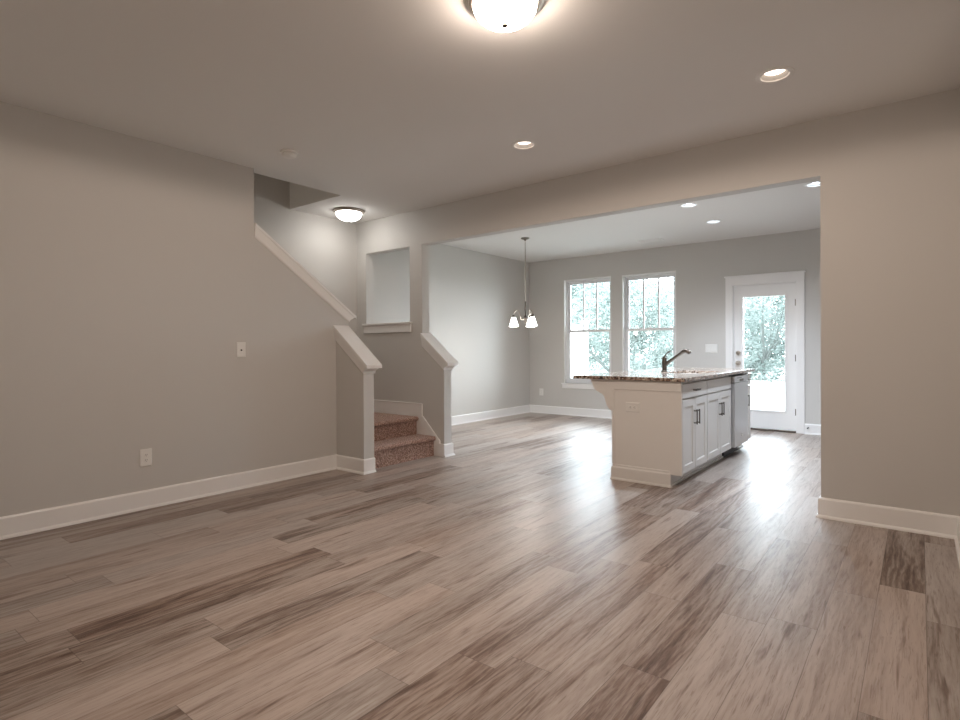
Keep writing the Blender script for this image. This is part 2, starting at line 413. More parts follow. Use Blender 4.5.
baseboard('baseboard_jamb', (OX1, YB), (OX1, YB + T), (-1, 0), 'short white baseboard return inside the opening', m0=1, m1=1)
baseboard('baseboard_middle_back', (OX1, YB + T), (XR, YB + T), (0, 1), 'white baseboard on the kitchen side of the right wall', m0=1)
baseboard('baseboard_right', (.193, 3.2), (.193, YB), (-1, 0), 'white baseboard at the extreme right edge', m1=-1)
# skirt board of the stairs
bm = prism(B(), [(RX + .001, 0), (RX + .001, BH), (-4.115, BH), (-4.118, .170), (-4.370, .415), (-4.385, .425), (-4.385, .556), (SXK, .556), (SXK, 0)], 'y', YB - .016, YB)
for a, b_, c, d in ((-4.117, BH, -4.118, .170), (-4.118, .170, -4.370, .415), (-4.385, .425, -4.385, .556), (-4.385, .556, SXK, .556)):
    tube(bm, [(a, YB - .014, b_), (c, YB - .014, d)], .0075, 6)
struct('trim_1', bm, 'trim', 'white skirt board stepping up the stairs on the far wall', 'skirt board')

# sloped caps -----------------------------------------------------------------
def cap(name, axis, a0, a1, zf, w0, w1, drop, label, ext=.07, flare=.032, open_start=False):
    """cap over a wall from a0 (high) to a1 (low end); zf(a) wall top; w0..w1 wall faces; a tapered moulding under a board"""
    bm = B()
    e0 = 0
    def P(a, w, z): return (a, w, z) if axis == 'x' else (w, a, z)
    def ring(off_end, fl, dz):
        b0, b1 = a0, a1 + off_end
        return [bm.verts.new(P(b0, w0 - fl, zf(b0) + dz)), bm.verts.new(P(b1, w0 - fl, zf(b1) + dz)), bm.verts.new(P(b1, w1 + fl, zf(b1) + dz)), bm.verts.new(P(b0, w1 + fl, zf(b0) + dz))]
    k = ext
    R = [ring(.004, .004, 0), ring(.012, .012, .012), ring(.016, .014, drop * .25), ring(k * .7, flare * .75, drop * .68), ring(k * .78, flare * .8, drop * .72), ring(k * .80, flare * .82, drop * .78),
         ring(k, flare, drop * .78), ring(k, flare, drop)]
    bm.faces.new(R[0][::-1]); bm.faces.new(R[-1])
    for A, Z in zip(R, R[1:]):
        for i in range(4): bm.faces.new((A[i], A[(i + 1) % 4], Z[(i + 1) % 4], Z[i]))
    return struct(name, bm, 'trim', label, 'half wall cap', bevel=.002)
cap('trim_2', 'y', 2.595, 3.60, KZ, XL - T, XL, .120, 'long white sloped cap on top of the left knee wall', ext=.085, flare=.025)
cap('trim_3', 'x', XL, NX, NCZ, 3.447, 3.572, .150, 'white sloped cap on the near stair half wall', ext=.085)
cap('trim_4', 'x', OX0, RX, RCZ, YB, YB + T, .148, 'white sloped cap on the far stair half wall', ext=.085, flare=.030)
# pass-through sill
bm = bx(PX0 - .045, PX1 + .035, YB - .035, YB + T + .03, PZ0, PZ0 + .02)
box(bm, PX0 - .035, PX1 + .025, YB - .017, YB, PZ0 - .095, PZ0)
struct('trim_5', bm, 'trim', 'white sill and apron under the pass-through above the stairs', 'sill', bevel=.003)

# the opening wall runs a little out of square: its left end stands some 6 cm farther back
def skew(o, y_min=-99):
    for v in o.data.vertices:
        if v.co.y > y_min: v.co.y += max(0.0, .0131 * (OX1 - (v.co.x + o.location.x)))
for n_ in ('wall_middle', 'wall_stair_far', 'trim_1', 'trim_4', 'trim_5', 'baseboard_stair_far_end', 'baseboard_stair_far'):
    skew(bpy.data.objects[n_])

# ------------------------------------------------------------------ windows
def window(name, R, label):
    x0, x1, z0, z1 = R
    r = empty(name, ((x0 + x1) / 2, YF, z0)); tag(r, label, 'window', kind='structure')
    ox, oz = (x0 + x1) / 2, z0
    w, h = (x1 - x0) / 2, z1 - z0
    f0, f1 = .075, .145          # frame depth in the wall, in from the room face
    def part(n, bm, m, p=r, **k): return obj(n, bm, m, p, **k)
    bm = B()                     # outer frame
    box(bm, -w, -w + .035, f0, f1, 0, h); box(bm, w - .035, w, f0, f1, 0, h); box(bm, -w + .035, w - .035, f0, f1, h - .04, h); box(bm, -w + .035, w - .035, f0, f1, 0, .03)
    part('window_frame', bm, 'vinyl', bevel=.003)
    bm = B()                     # painted liner of the recess
    box(bm, -w, -w + .012, 0, f0, 0, h); box(bm, w - .012, w, 0, f0, 0, h); box(bm, -w + .012, w - .012, 0, f0, h - .012, h)
    part('jamb_liner', bm, 'trim')
    zm = .905                    # meeting rail
    iw = w - .035
    bm = B()                     # upper sash, set further out
    box(bm, -iw, -iw + .035, .112, .138, zm - .02, h - .04); box(bm, iw - .035, iw, .112, .138, zm - .02, h - .04)
    box(bm, -iw + .035, iw - .035, .112, .138, h - .08, h - .04); box(bm, -iw + .035, iw - .035, .112, .138, zm - .02, zm + .02)
    us = part('upper_sash', bm, 'vinyl', bevel=.002)
    gw = iw - .035
    for k in (-1, 1):
        part('muntin', bx(k * gw / 3 - .012, k * gw / 3 + .012, .114, .135, zm + .02, h - .08), 'vinyl', us)
    part('window_pane', bx(-gw, gw, .123, .127, zm + .02, h - .08), 'glass', us)
    bm = B()                     # lower sash
    box(bm, -iw, -iw + .038, .080, .108, .03, zm + .02); box(bm, iw - .038, iw, .080, .108, .03, zm + .02)
    box(bm, -iw + .038, iw - .038, .080, .108, .03, .085); box(bm, -iw + .038, iw - .038, .080, .108, zm - .022, zm + .02)
    ls = part('lower_sash', bm, 'vinyl', bevel=.002)
    part('window_pane', bx(-iw + .038, iw - .038, .092, .096, .085, zm - .022), 'glass', ls)
    part('sash_lock', bx(-.03, .03, .078, .095, zm + .02, zm + .032), 'vinyl', ls)
    bm = bx(-w - .045, w + .045, -.03, f0, -.022, 0)
    part('window_sill', bm, 'trim', bevel=.004)
    part('sill_apron', bx(-w - .035, w + .035, -.016, 0, -.09, -.022), 'trim', bevel=.003)
    return r
window('window_1', W1, 'left white double-hung window, farther from the glass door')
window('window_2', W2, 'right white double-hung window behind the faucet')

# ------------------------------------------------------------------ glass door
d = empty('door_1', (-1.72, YF, 0)); tag(d, 'white full-glass exterior door at the right end of the far wall', 'door', kind='structure')
ox = -1.72
def dp(n, bm, m, p=d, **k): return obj(n, bm, m, p, **k)
sx0, sx1 = -2.115 - ox, -1.326 - ox; g0, g1 = -1.995 - ox, -1.461 - ox; gz0, gz1 = .285, 1.885
bm = grid_solid(B(), 'y', .030, .074, [sx0, sx1], [.03, 2.05], [(g0, g1, gz0, gz1)])
slab = dp('door_slab', bm, 'trim', bevel=.002)
bm = B()
for a in ((g0 - .022, g0, gz0 - .022, gz1 + .022), (g1, g1 + .022, gz0 - .022, gz1 + .022), (g0, g1, gz0 - .022, gz0), (g0, g1, gz1, gz1 + .022)):
    box(bm, a[0], a[1], .022, .032, a[2], a[3])
dp('glass_frame', bm, 'trim', slab, bevel=.003)
dp('door_pane', bx(g0, g1, .049, .055, gz0, gz1), 'glass', slab)
bm = lathe(B(), [(0, -.018), (.012, -.018), (.013, -.006), (.029, -.004), (.031, .004), (.031, .031)], (-2.057 - ox, 0, 1.090), 24, 'y')
bm2 = box(bm, -2.061 - ox, -2.053 - ox, -.030, -.016, 1.078, 1.102)
dp('deadbolt', bm, 'nickel', slab, smooth=True)
bm = lathe(B(), [(0, -.048), (.014, -.047), (.026, -.036), (.027, -.026), (.020, -.014), (.012, -.008), (.012, .002), (.031, .004), (.033, .012), (.033, .031)], (-2.057 - ox, 0, .945), 24, 'y')
dp('door_knob', bm, 'nickel', slab, smooth=True)
for z in (.28, 1.02, 1.78):
    bm = tube(B(), [(sx1 + .004, .026, z - .045), (sx1 + .004, .026, z + .045)], .006, 8)
    box(bm, sx1 - .012, sx1 + .012, .0285, .0305, z - .045, z + .045)
    dp('hinge', bm, 'nickel_dark')
jx0, jx1 = DR[0] - ox, DR[1] - ox
bm = B()
box(bm, jx0, sx0 - .003, 0, .15, 0, 2.053); box(bm, sx1 + .003, jx1, 0, .15, 0, 2.053); box(bm, jx0, jx1, 0, .15, 2.053, DR[3])
dp('door_jamb', bm, 'trim')
bm = B()
box(bm, -2.222 - ox, jx0 + .008, -.018, 0, 0, 2.062); box(bm, jx1 - .008, -1.218 - ox, -.018, 0, 0, 2.062)
dp('door_casing', bm, 'trim', bevel=.003)
bm = bx(-2.222 - ox, -1.218 - ox, -.021, 0, 2.062, 2.176); box(bm, -2.236 - ox, -1.204 - ox, -.032, 0, 2.176, 2.198)
dp('head_casing', bm, 'trim', bevel=.003)
dp('threshold', bx(sx0 - .003, sx1 + .003, -.005, .12, 0, .025), 'nickel_dark', bevel=.004)

# ------------------------------------------------------------------ stairs
st = empty('staircase', (-4.16, 4.02, 0)); tag(st, 'brown carpeted stairs turning left behind the near half wall', 'staircase')
so = Vector((-4.16, 4.02, 0))
def carpet_step(x_r, z0, z1, y0, y1, depth):
    """one carpeted riser and tread facing +x, with a rolled nosing"""
    nose = .028; rr = .024
    prof = [(x_r, z0), (x_r, z1 - .055)]
    cx, cz = x_r + nose - rr + .004, z1 - rr
    prof += [(x_r + .004, z1 - 2 * rr - .002)]
    for k in range(0, 9):
        a = -PI / 2 + PI * k / 8
        prof.append((cx + rr * math.cos(a), cz + rr * math.sin(a)))
    prof += [(x_r - depth, z1), (x_r - depth, z0)]
    return prism(B(), [(p[0] - so.x, p[1]) for p in prof], 'y', y0 - so.y, y1 - so.y + .046)
R1, R2 = -4.200, -4.462
Z1, Z2 = .214, .412
obj('step', carpet_step(R1, 0, Z1, 3.575, YB - .017, R1 - R2 + .05), 'carpet', st, smooth=True)
obj('step', carpet_step(R2, Z1 - .03, Z2, 3.575, YB - .017, R2 - SXK - .002), 'carpet', st, smooth=True)

# ------------------------------------------------------------------ island
IX0, IXF, IY0, IY1 = -2.165, -1.560, 4.668, 7.100       # back, door face plane, end panel, far end
CT0, CT1 = .890, .921
FB = IXF - .026          # cabinet box front, doors stand 2 cm proud
KZ0 = .105
def shaker(bm, y0, y1, z0, z1, x=IXF, t=.026, rail=.058, rec=.009):
    """a recessed-panel front facing +x"""
    xs = x - t
    o = [(y0, z0), (y1, z0), (y1, z1), (y0, z1)]; i = [(y0 + rail, z0 + rail), (y1 - rail, z0 + rail), (y1 - rail, z1 - rail), (y0 + rail, z1 - rail)]
    i2 = [(y0 + rail + .008, z0 + rail + .008), (y1 - rail - .008, z0 + rail + .008), (y1 - rail - .008, z1 - rail - .008), (y0 + rail + .008, z1 - rail - .008)]
    V = lambda P, xx: [bm.verts.new((xx, p[0], p[1])) for p in P]
    bk, fo, fi, pn = V(o, xs), V(o, x), V(i, x), V(i2, x - rec)
    bm.faces.new(bk[::-1]); bm.faces.new(pn)
    for A, Z in ((bk, fo), (fo, fi), (fi, pn)):
        for k in range(4): bm.faces.new((A[k], A[(k + 1) % 4], Z[(k + 1) % 4], Z[k]))
    return bm
def pull(parent, o, y, z, vertical=True, L=.13):
    s = .030
    bm = B()
    if vertical:
        box(bm, IXF + s - .006, IXF + s + .003, y - .006, y + .006, z - L / 2, z + L / 2)
        for q in (-1, 1): box(bm, IXF, IXF + s, y - .005, y + .005, z + q * (L / 2 - .012) - .005, z + q * (L / 2 - .012) + .005)
    else:
        box(bm, IXF + s - .006, IXF + s + .003, y - L / 2, y + L / 2, z - .006, z + .006)
        for q in (-1, 1): box(bm, IXF, IXF + s, y + q * (L / 2 - .012) - .005, y + q * (L / 2 - .012) + .005, z - .005, z + .005)
    bmesh.ops.translate(bm, verts=bm.verts, vec=-o)
    return obj('handle', bm, 'nickel_dark', parent, bevel=.0015)
def cabinet(name, y0, y1, label, doors, drawer_handle):
    o = Vector(((IX0 + IXF) / 2, (y0 + y1) / 2, 0)); r = empty(name, o); tag(r, label, 'cabinet')
    def put(n, bm, m, p=r, **k):
        bmesh.ops.translate(bm, verts=bm.verts, vec=-o); return obj(n, bm, m, p, **k)
    bm = bx(IX0 + .002, FB, y0, y1, KZ0, CT0)
    put('cabinet_body', bm, 'cab')
    put('toe_kick', bx(IX0 + .002, FB - .070, y0, y1, 0, KZ0), 'cab')
    put('shoe_moulding', bx(FB - .070, FB - .055, y0, y1, 0, .018), 'cab', bevel=.003)
    d0 = .030 if name == 'base_cabinet' else .008
    zt = .864; zd = .742; zo = .727
    dw = put('drawer_front', bx(FB, IXF, y0 + d0, y1 - .008, zd, zt), 'cab', bevel=.003)
    if drawer_handle: pull(dw, o, (y0 + y1) / 2, (zd + zt) / 2, False)
    if doors == 2:
        ym = (y0 + y1) / 2
        for a, b_, hy in ((y0 + d0, ym - .003, ym - .034), (ym + .003, y1 - .008, ym + .034)):
            dd = put('cabinet_door', shaker(B(), a, b_, .112, zo), 'cab'); pull(dd, o, hy, .565)
    else:
        dd = put('cabinet_door', shaker(B(), y0 + .003, y1 - .004, .112, zo), 'cab'); pull(dd, o, y0 + .05, .565)
    return r
cabinet('base_cabinet', IY0 + .022, 5.405, 'white island cabinet nearest the viewer with a handled drawer over two doors', 2, True)
cabinet('sink_cabinet', 5.405, 6.255, 'white island cabinet under the sink with a plain false drawer front', 2, False)
cabinet('narrow_cabinet', 6.855, IY1, 'narrow white island cabinet beyond the dishwasher', 1, True)
# dishwasher
o = Vector(((IX0 + IXF) / 2, 6.565, 0)); dwr = empty('dishwasher', o); tag(dwr, 'stainless steel dishwasher set between the sink cabinet and the narrow cabinet', 'dishwasher')
def put(n, bm, m, p, **k):
    bmesh.ops.translate(bm, verts=bm.verts, vec=-o); return obj(n, bm, m, p, **k)
y0, y1 = 6.262, 6.848
put('dishwasher_tub', bx(IX0 + .03, FB - .005, y0, y1, .10, .872), 'black', dwr)
dd = put('dishwasher_door', bx(FB, IXF + .030, y0 + .004, y1 - .004, .115, .795), 'steel', dwr, bevel=.004)
cp = put('control_panel', bx(FB, IXF + .030, y0 + .004, y1 - .004, .799, .866), 'steel', dwr, bevel=.004)
put('vent_slots', (lambda bm: [box(bm, IXF + .0295, IXF + .0312, y0 + .10 + .035 * k, y0 + .125 + .035 * k, .842, .848) for k in range(6)] and bm)(B()), 'black', cp)
put('pocket_handle', bx(IXF + .0295, IXF + .0315, y0 + .21, y1 - .21, .805, .830), 'nickel_dark', cp, bevel=.003)
bm = lathe(B(), [(0, .002), (.016, .002), (.018, 0), (.018, -.002)], (IXF + .030, 6.565, .215), 24, 'x')
put('round_badge', bm, 'chrome', dd, smooth=True)
put('toe_panel', bx(IX0 + .03, FB - .055, y0, y1, .0, .098), 'black', dwr)
# end panel, moulding, corbel
o = Vector((-1.86, IY0 + .01, 0)); ip = empty('island_end_panel', o); tag(ip, 'white island end panel facing the living room with a bracket under the bar overhang', 'cabinet panel')
put('panel', prism(B(), [(IX0, 0), (FB - .070, 0), (FB - .070, KZ0), (IXF + .008, KZ0), (IXF + .008, CT0), (IX0, CT0)], 'y', IY0, IY0 + .018), 'cab', ip)
put('top_band', bx(IX0 - .004, IXF + .008, IY0 - .009, IY0, CT0 - .085, CT0 - .002), 'cab', ip, bevel=.002)
put('corner_strip', bx(IX0 - .006, IX0 + .016, IY0 - .008, IY0, BH, CT0 - .085), 'cab', ip, bevel=.002)
bm = B()
prof = [(0, 0), (.022, 0), (.020, .012), (.013, .018), (.013, .104), (.010, .112), (.005, .116), (.004, .134), (0, .136)]
X0_, X1_ = IX0, FB - .070
path = [((X1_, IY0 + .018), (1, 0)), ((X1_, IY0), (1, -1)), ((X0_, IY0), (-1, -1)), ((X0_, IY0 + .018), (-1, 0))]
rings = [[bm.verts.new((p[0] + n[0] * a, p[1] + n[1] * a, b_)) for a, b_ in prof] for p, n in path]
for A, Z in zip(rings, rings[1:]):
    for k in range(len(prof)):
        j = (k + 1) % len(prof); bm.faces.new((A[k], A[j], Z[j], Z[k]))
bm.faces.new(rings[0]); bm.faces.new(rings[-1][::-1])
put('base_moulding', bm, 'cab', ip)
# corbel: scrolled outline in x-z
def bez(p0, p1, p2, p3, n=10):
    r = []
    for k in range(n + 1):
        t = k / n; u = 1 - t
        r.append(tuple(u**3 * p0[i] + 3 * u * u * t * p1[i] + 3 * u * t * t * p2[i] + t**3 * p3[i] for i in (0, 1)))
    return r
for cy_ in (4.690,):
    top = CT0 - .001
    out = [(IX0 - .002, top), (IX0 - .215, top), (IX0 - .215, top - .030)]
    out += bez((IX0 - .205, top - .032), (IX0 - .200, top - .085), (IX0 - .165, top - .115), (IX0 - .115, top - .125), 8)
    out += bez((IX0 - .112, top - .130), (IX0 - .070, top - .150), (IX0 - .078, top - .205), (IX0 - .060, top - .235), 8)
    out += bez((IX0 - .056, top - .238), (IX0 - .040, top - .275), (IX0 - .020, top - .280), (IX0 - .002, top - .285), 6)
    put('corbel', prism(B(), out, 'y', cy_ - .020, cy_ + .024), 'cab', ip, bevel=.003)

# countertop with sink cut-out
SK = (-2.045, -1.655, 5.46, 6.20)
ct = grid_solid(B(), 'z', CT0, CT1, [-2.545, -1.515], [IY0 - .038, IY1 + .012], [SK])
tag(obj('countertop', ct, 'granite', bevel=.005), 'speckled brown granite countertop on the white island', 'countertop')
sk = empty('sink', (-1.85, 5.83, CT0)); tag(sk, 'stainless undermount sink set in the granite countertop', 'sink')
o = Vector((-1.85, 5.83, CT0))
bm = B(); a = (SK[0] - .008, SK[1] + .008, SK[2] - .008, SK[3] + .008); dz = .20
rim = lambda i, z: [bm.verts.new((x, y, z)) for x, y in ((a[0] - i, a[2] - i), (a[1] + i, a[2] - i), (a[1] + i, a[3] + i), (a[0] - i, a[3] + i))]
rs = [rim(-.02, CT0 - dz - .002), rim(.012, CT0 - dz + .01), rim(.014, CT0 - .001), rim(0, CT0 - .001), rim(-.006, CT0 - dz + .03), rim(-.03, CT0 - dz + .001)]
bm.faces.new(rs[0][::-1]); bm.faces.new(rs[-1])
for A, Z in zip(rs, rs[1:]):
    for k in range(4): bm.faces.new((A[k], A[(k + 1) % 4], Z[(k + 1) % 4], Z[k]))
put('basin', bm, 'steel', sk)
put('drain', lathe(B(), [(0, .004), (.030, .004), (.042, .008), (.045, .003)], (-1.85, 5.83, CT0 - dz + .001), 24), 'chrome', sk, smooth=True)
# faucet
fx, fy = -2.105, 5.80
o = Vector((fx, fy, CT1)); fa = empty('faucet', o); tag(fa, 'brushed nickel pull-out kitchen faucet standing behind the sink', 'faucet')
body = put('faucet_body', lathe(B(), [(0, 0), (.034, 0), (.034, .006), (.026, .014), (.024, .05), (.026, .10), (.025, .135), (.020, .150), (0, .154)], (fx, fy, CT1), 24), 'nickel_dark', fa, smooth=True)
put('lever', tube(B(), [(fx - .004, fy, CT1 + .148), (fx + .006, fy - .002, CT1 + .165), (fx + .025, fy - .005, CT1 + .190), (fx + .055, fy - .01, CT1 + .212), (fx + .078, fy - .014, CT1 + .220)], [.012, .009, .007, .006, .0045], 10), 'nickel_dark', body, smooth=True)
sp = put('spout', tube(B(), [(fx + .005, fy, CT1 + .070), (fx + .05, fy, CT1 + .105), (fx + .115, fy, CT1 + .152), (fx + .185, fy, CT1 + .203)], [.019, .018, .016, .015], 14), 'nickel_dark', fa, smooth=True)
put('spray_head', tube(B(), [(fx + .175, fy, CT1 + .196), (fx + .200, fy, CT1 + .213), (fx + .225, fy, CT1 + .218), (fx + .250, fy, CT1 + .208), (fx + .262, fy, CT1 + .190)], [.017, .021, .023, .022, .018], 14), 'nickel_dark', sp, smooth=True)

# ------------------------------------------------------------------ wall plates
def plate(name, loc, rz, w, h, label, cat, kind, horizontal=False):
    """a plate lying in its local x-z plane, facing local -y"""
    r = empty(name, loc, rz); tag(r, label, cat)
    bm = B(); t = .006
    V = lambda ww, hh, y: [bm.verts.new(p) for p in ((-ww, y, -hh), (ww, y, -hh), (ww, y, hh), (-ww, y, hh))]
    a, b_, c = V(w / 2, h / 2, 0), V(w / 2, h / 2, -t * .5), V(w / 2 - .005, h / 2 - .005, -t)
    bm.faces.new(a[::-1]); bm.faces.new(c)
    for A, Z in ((a, b_), (b_, c)):
        for k in range(4): bm.faces.new((A[k], A[(k + 1) % 4], Z[(k + 1) % 4], Z[k]))
    obj('cover_plate', bm, 'plastic', r)
    if kind == 'outlet':
        for q in (-1, 1):
            cx_, cz_ = (q * .0195, 0) if horizontal else (0, q * .0195)
            bm = lathe(B(), [(0, -.0085), (.0145, -.0085), (.016, -.007), (.016, -.005)], (cx_, 0, cz_), 20, 'y')
            s = obj('socket', bm, 'plastic', r, smooth=True)
            bm = B()
            for dx, dzz in ((-.0055, .003), (.0055, .003)):
                u, v = (dx, dzz) if not horizontal else (dzz, dx)
                hw, hh = (.0012, .004) if not horizontal else (.004, .0012)
                box(bm, cx_ + u - hw, cx_ + u + hw, -.0092, -.0080, cz_ + v - hh, cz_ + v + hh)
            u, v = (0, -.007) if not horizontal else (-.007, 0)
            box(bm, cx_ + u - .002, cx_ + u + .002, -.0092, -.0080, cz_ + v - .002, cz_ + v + .002)
            obj('socket_slots', bm, 'slot', s)
    elif kind == 'jack':
        obj('jack', lathe(B(), [(0, -.016), (.0035, -.016), (.0045, -.014), (.0045, -.007), (.008, -.007), (.008, -.005)], (0, 0, -.004), 12, 'y'), 'slot', r, smooth=True)
    else:
        n = kind
        for k in range(n):
            cx_ = (k - (n - 1) / 2) * .046
            obj('rocker', prism(B(), [(-.005, -.032), (-.010, -.030), (-.007, .032), (-.005, .032)], 'x', cx_ - .016, cx_ + .016), 'plastic', r)
    return r
plate('wall_outlet', (XL, 1.720, .378), PI / 2, .082, .128, 'white duplex outlet low on the big left living room wall', 'outlet', 'outlet')
plate('wall_jack', (XL, 2.467, 1.176), PI / 2, .080, .126, 'white wall plate with a small dark centre, high on the left wall', 'wall plate', 'jack')
plate('wall_outlet', (-5.375, YF, .380), 0, .082, .126, 'white outlet in the dining corner left of the windows', 'outlet', 'outlet')
plate('light_switch', (-2.424, YF, 1.155), 0, .172, .124, 'white triple light switch plate between the window and glass door', 'light switch', 3)
plate('wall_outlet', (-1.975, IY0, .653), 0, .128, .084, 'white sideways outlet on the island end panel', 'outlet', 'outlet', True)
# door stop
dsr = empty('door_stop', (-1.176, YF - BT, .088)); tag(dsr, 'small dark door stop on the baseboard right of the door', 'door stop')
obj('stop_rod', tube(B(), [(0, 0, 0), (0, -.06, 0)], [.008, .005], 10), 'nickel_dark', dsr, smooth=True)
obj('rubber_tip', tube(B(), [(0, -.058, 0), (0, -.072, 0)], .009, 12), 'black', dsr, smooth=True)

# ------------------------------------------------------------------ ceiling fixtures
def flush_light(loc, label, glow_m, watts, col):
    r = empty('ceiling_light', loc); tag(r, label, 'ceiling light')
    obj('metal_rim', lathe(B(), [(0, 0), (.165, 0), (.176, -.004), (.178, -.012), (.172, -.018), (.165, -.021), (.162, -.028), (.152, -.032), (.144, -.030), (.144, -.022), (0, -.022)], seg=64), 'nickel', r, smooth=True)
    prof = [(.1435 * math.cos(a), -.028 - .090 * math.sin(a)) for a in [PI / 2 * k / 12 for k in range(12)]] + [(0, -.118)]
    g = obj('glass_shade', lathe(B(), prof, seg=48), glow_m, r, smooth=True)
    lamp('ceiling_lamp_light', (loc[0], loc[1], loc[2] - .132), watts, col, .20, 179, .04)
    obj('finial', lathe(B(), [(0, -.114), (.012, -.115), (.014, -.120), (.011, -.125), (.005, -.128), (0, -.129)], seg=20), 'nickel_dark', r, smooth=True)
    return r
flush_light((-1.458, 2.045, H), 'large lit dome ceiling light near the top edge of the photo', M['glow_flush'], FLUSH_W, WARM)
flush_light((-5.075, 4.06, H), 'lit dome ceiling light above the stair landing', M['glow_stair'], STAIR_W, NEUTRAL)
def can(x, y, label, gm, watts, col, cone=140, tilt=0, group=None):
    r = empty('recessed_light', (x, y, H)); tag(r, label, 'recessed light', group)
    lamp('downlight_light', (x, y, H - .010), watts, col, .045, cone, .6).rotation_euler = (math.radians(tilt), 0, 0)
    obj('trim_ring', lathe(B(), [(.072, .001), (.075, -.005), (.094, -.006), (.101, -.003), (.102, 0)], seg=48), 'plastic', r, smooth=True)
    obj('baffle', lathe(B(), [(.072, .001), (.069, .004), (.056, .026)], seg=40), 'baffle', r, smooth=True)
    obj('lens', lathe(B(), [(.056, .025), (.052, .0225), (0, .021)], seg=40), gm, r, smooth=True)
    return r
can(*CANS[0], 'recessed ceiling light at the upper right of the living room', M['glow_can'], CAN_W, WARM)
can(*CANS[1], 'recessed ceiling light in the middle of the living room ceiling', M['glow_can'], CAN_W, WARM)
can(*KCANS[0], 'kitchen recessed light just behind the opening header, over the island', M['glow_kcan'], KCAN_W, COOL, 112)
can(*KCANS[1], 'kitchen recessed light farther back, over the far part of the island', M['glow_kcan'], KCAN_W, COOL, 112)
can(*KCANS[2], 'kitchen recessed light half hidden at the right jamb of the opening', M['glow_kcan'], KCAN_W, COOL, 112)
can(*FILL_CANS[0], 'added unseen kitchen fill light over the near end of the island, behind the opening header', M['glow_kcan'], FILL_CAN_W, COOL, 120, 25)  # added pair, hidden from view, beams tilted to brighten the far wall
can(*FILL_CANS[1], 'added unseen kitchen fill light behind the opening header, right of the island', M['glow_kcan'], FILL_CAN_W, COOL, 120, 25)
r = empty('smoke_detector', (-3.926, 2.553, H)); tag(r, 'white round smoke detector on the living room ceiling near the stairs', 'smoke detector')
obj('detector_base', lathe(B(), [(0, 0), (.068, 0), (.070, -.004), (.068, -.012), (0, -.012)], seg=40), 'plastic', r, smooth=True)
obj('detector_cover', lathe(B(), [(.050, -.012), (.052, -.020), (.056, -.021), (.055, -.032), (.046, -.042), (.018, -.045), (0, -.045)], seg=40), 'plastic', r, smooth=True)
obj('test_button', lathe(B(), [(.010, -.044), (.010, -.048), (0, -.048)], (.02, -.02, 0), 16), 'plastic', r, smooth=True)
r = empty('ceiling_vent', (-3.10, 7.97, H)); tag(r, 'white rectangular air vent in the kitchen ceiling near the far wall', 'air vent')
bm = B()
for a in ((-.18, .18, -.085, -.068), (-.18, .18, .068, .085), (-.18, -.163, -.068, .068), (.163, .18, -.068, .068)): box(bm, a[0], a[1], a[2], a[3], -.006, 0)
obj('vent_frame', bm, 'plastic', r)
obj('vent_backing', bx(-.163, .163, -.068, .068, -.0012, 0), 'slot', r)
bm = B()
for k in range(7):
    y = -.058 + .0185 * k
    prism(bm, [(y, -.002), (y + .013, -.009), (y + .0145, -.008), (y + .002, -.001)], 'x', -.163, .163)
obj('louvers', bm, 'plastic', r)

# chandelier
px, py = -4.405, 6.645
r = empty('chandelier', (px, py, H)); tag(r, 'three-light nickel chandelier with white glass shades hanging in the dining corner', 'chandelier')
obj('ceiling_canopy', lathe(B(), [(0, 0), (.060, 0), (.062, -.008), (.050, -.018), (.020, -.026), (.010, -.040), (0, -.040)], seg=32), 'nickel_dark', r, smooth=True)
obj('hanging_rod', tube(B(), [(0, 0, -.035), (0, 0, -.92)], .006, 10), 'nickel', r, smooth=True)
obj('stem', lathe(B(), [(0, -.90), (.010, -.90), (.013, -.91), (.011, -.93), (.011, -1.10), (.022, -1.115), (.026, -1.135), (.018, -1.16), (.012, -1.18), (.016, -1.195), (.010, -1.21), (0, -1.216)], seg=20), 'nickel_dark', r, smooth=True)
view = math.atan2(math.sin(YAW), math.cos(YAW))          # the photo's left-right line on plan
for k in range(3):
    a = YAW + PI + k * 2 * PI / 3
    dx, dy = math.cos(a), math.sin(a)
    pts = []
    for u, z in ((.012, -1.135), (.04, -1.165), (.065, -1.150), (.075, -1.10), (.085, -1.055), (.11, -1.025), (.14, -1.035), (.160, -1.065), (.168, -1.10)):
        pts.append((dx * u, dy * u, z))
    lamp('chandelier_light', (px + dx * .168, py + dy * .168, H - 1.27), SHADE_W, NEUTRAL, .05)
    arm = obj('arm', tube(B(), pts, .006, 8), 'nickel', r, smooth=True)
    ex, ey = dx * .168, dy * .168
    obj('socket_cup', lathe(B(), [(0, -1.092), (.016, -1.092), (.024, -1.105), (.029, -1.134), (0, -1.134)], (ex, ey, 0), 20), 'nickel_dark', arm, smooth=True)
    obj('glass_shade', lathe(B(), [(.028, -1.128), (.032, -1.140), (.044, -1.180), (.060, -1.236), (.068, -1.256), (.065, -1.256), (.057, -1.232), (.041, -1.181), (.027, -1.140)], (ex, ey, 0), 28), 'glow_shade', arm, smooth=True)

# ------------------------------------------------------------------ outdoors
struct('ground', bx(-60, 50, YF + .16, 80, -.30, -.16), 'lawn', 'pale lawn behind the house', 'ground')
struct('ground_patio', bx(-5.9, 1.9, YF + .15, YF + 3.4, -.16, -.06), 'patio', 'pale concrete patio outside the glass door', 'patio')
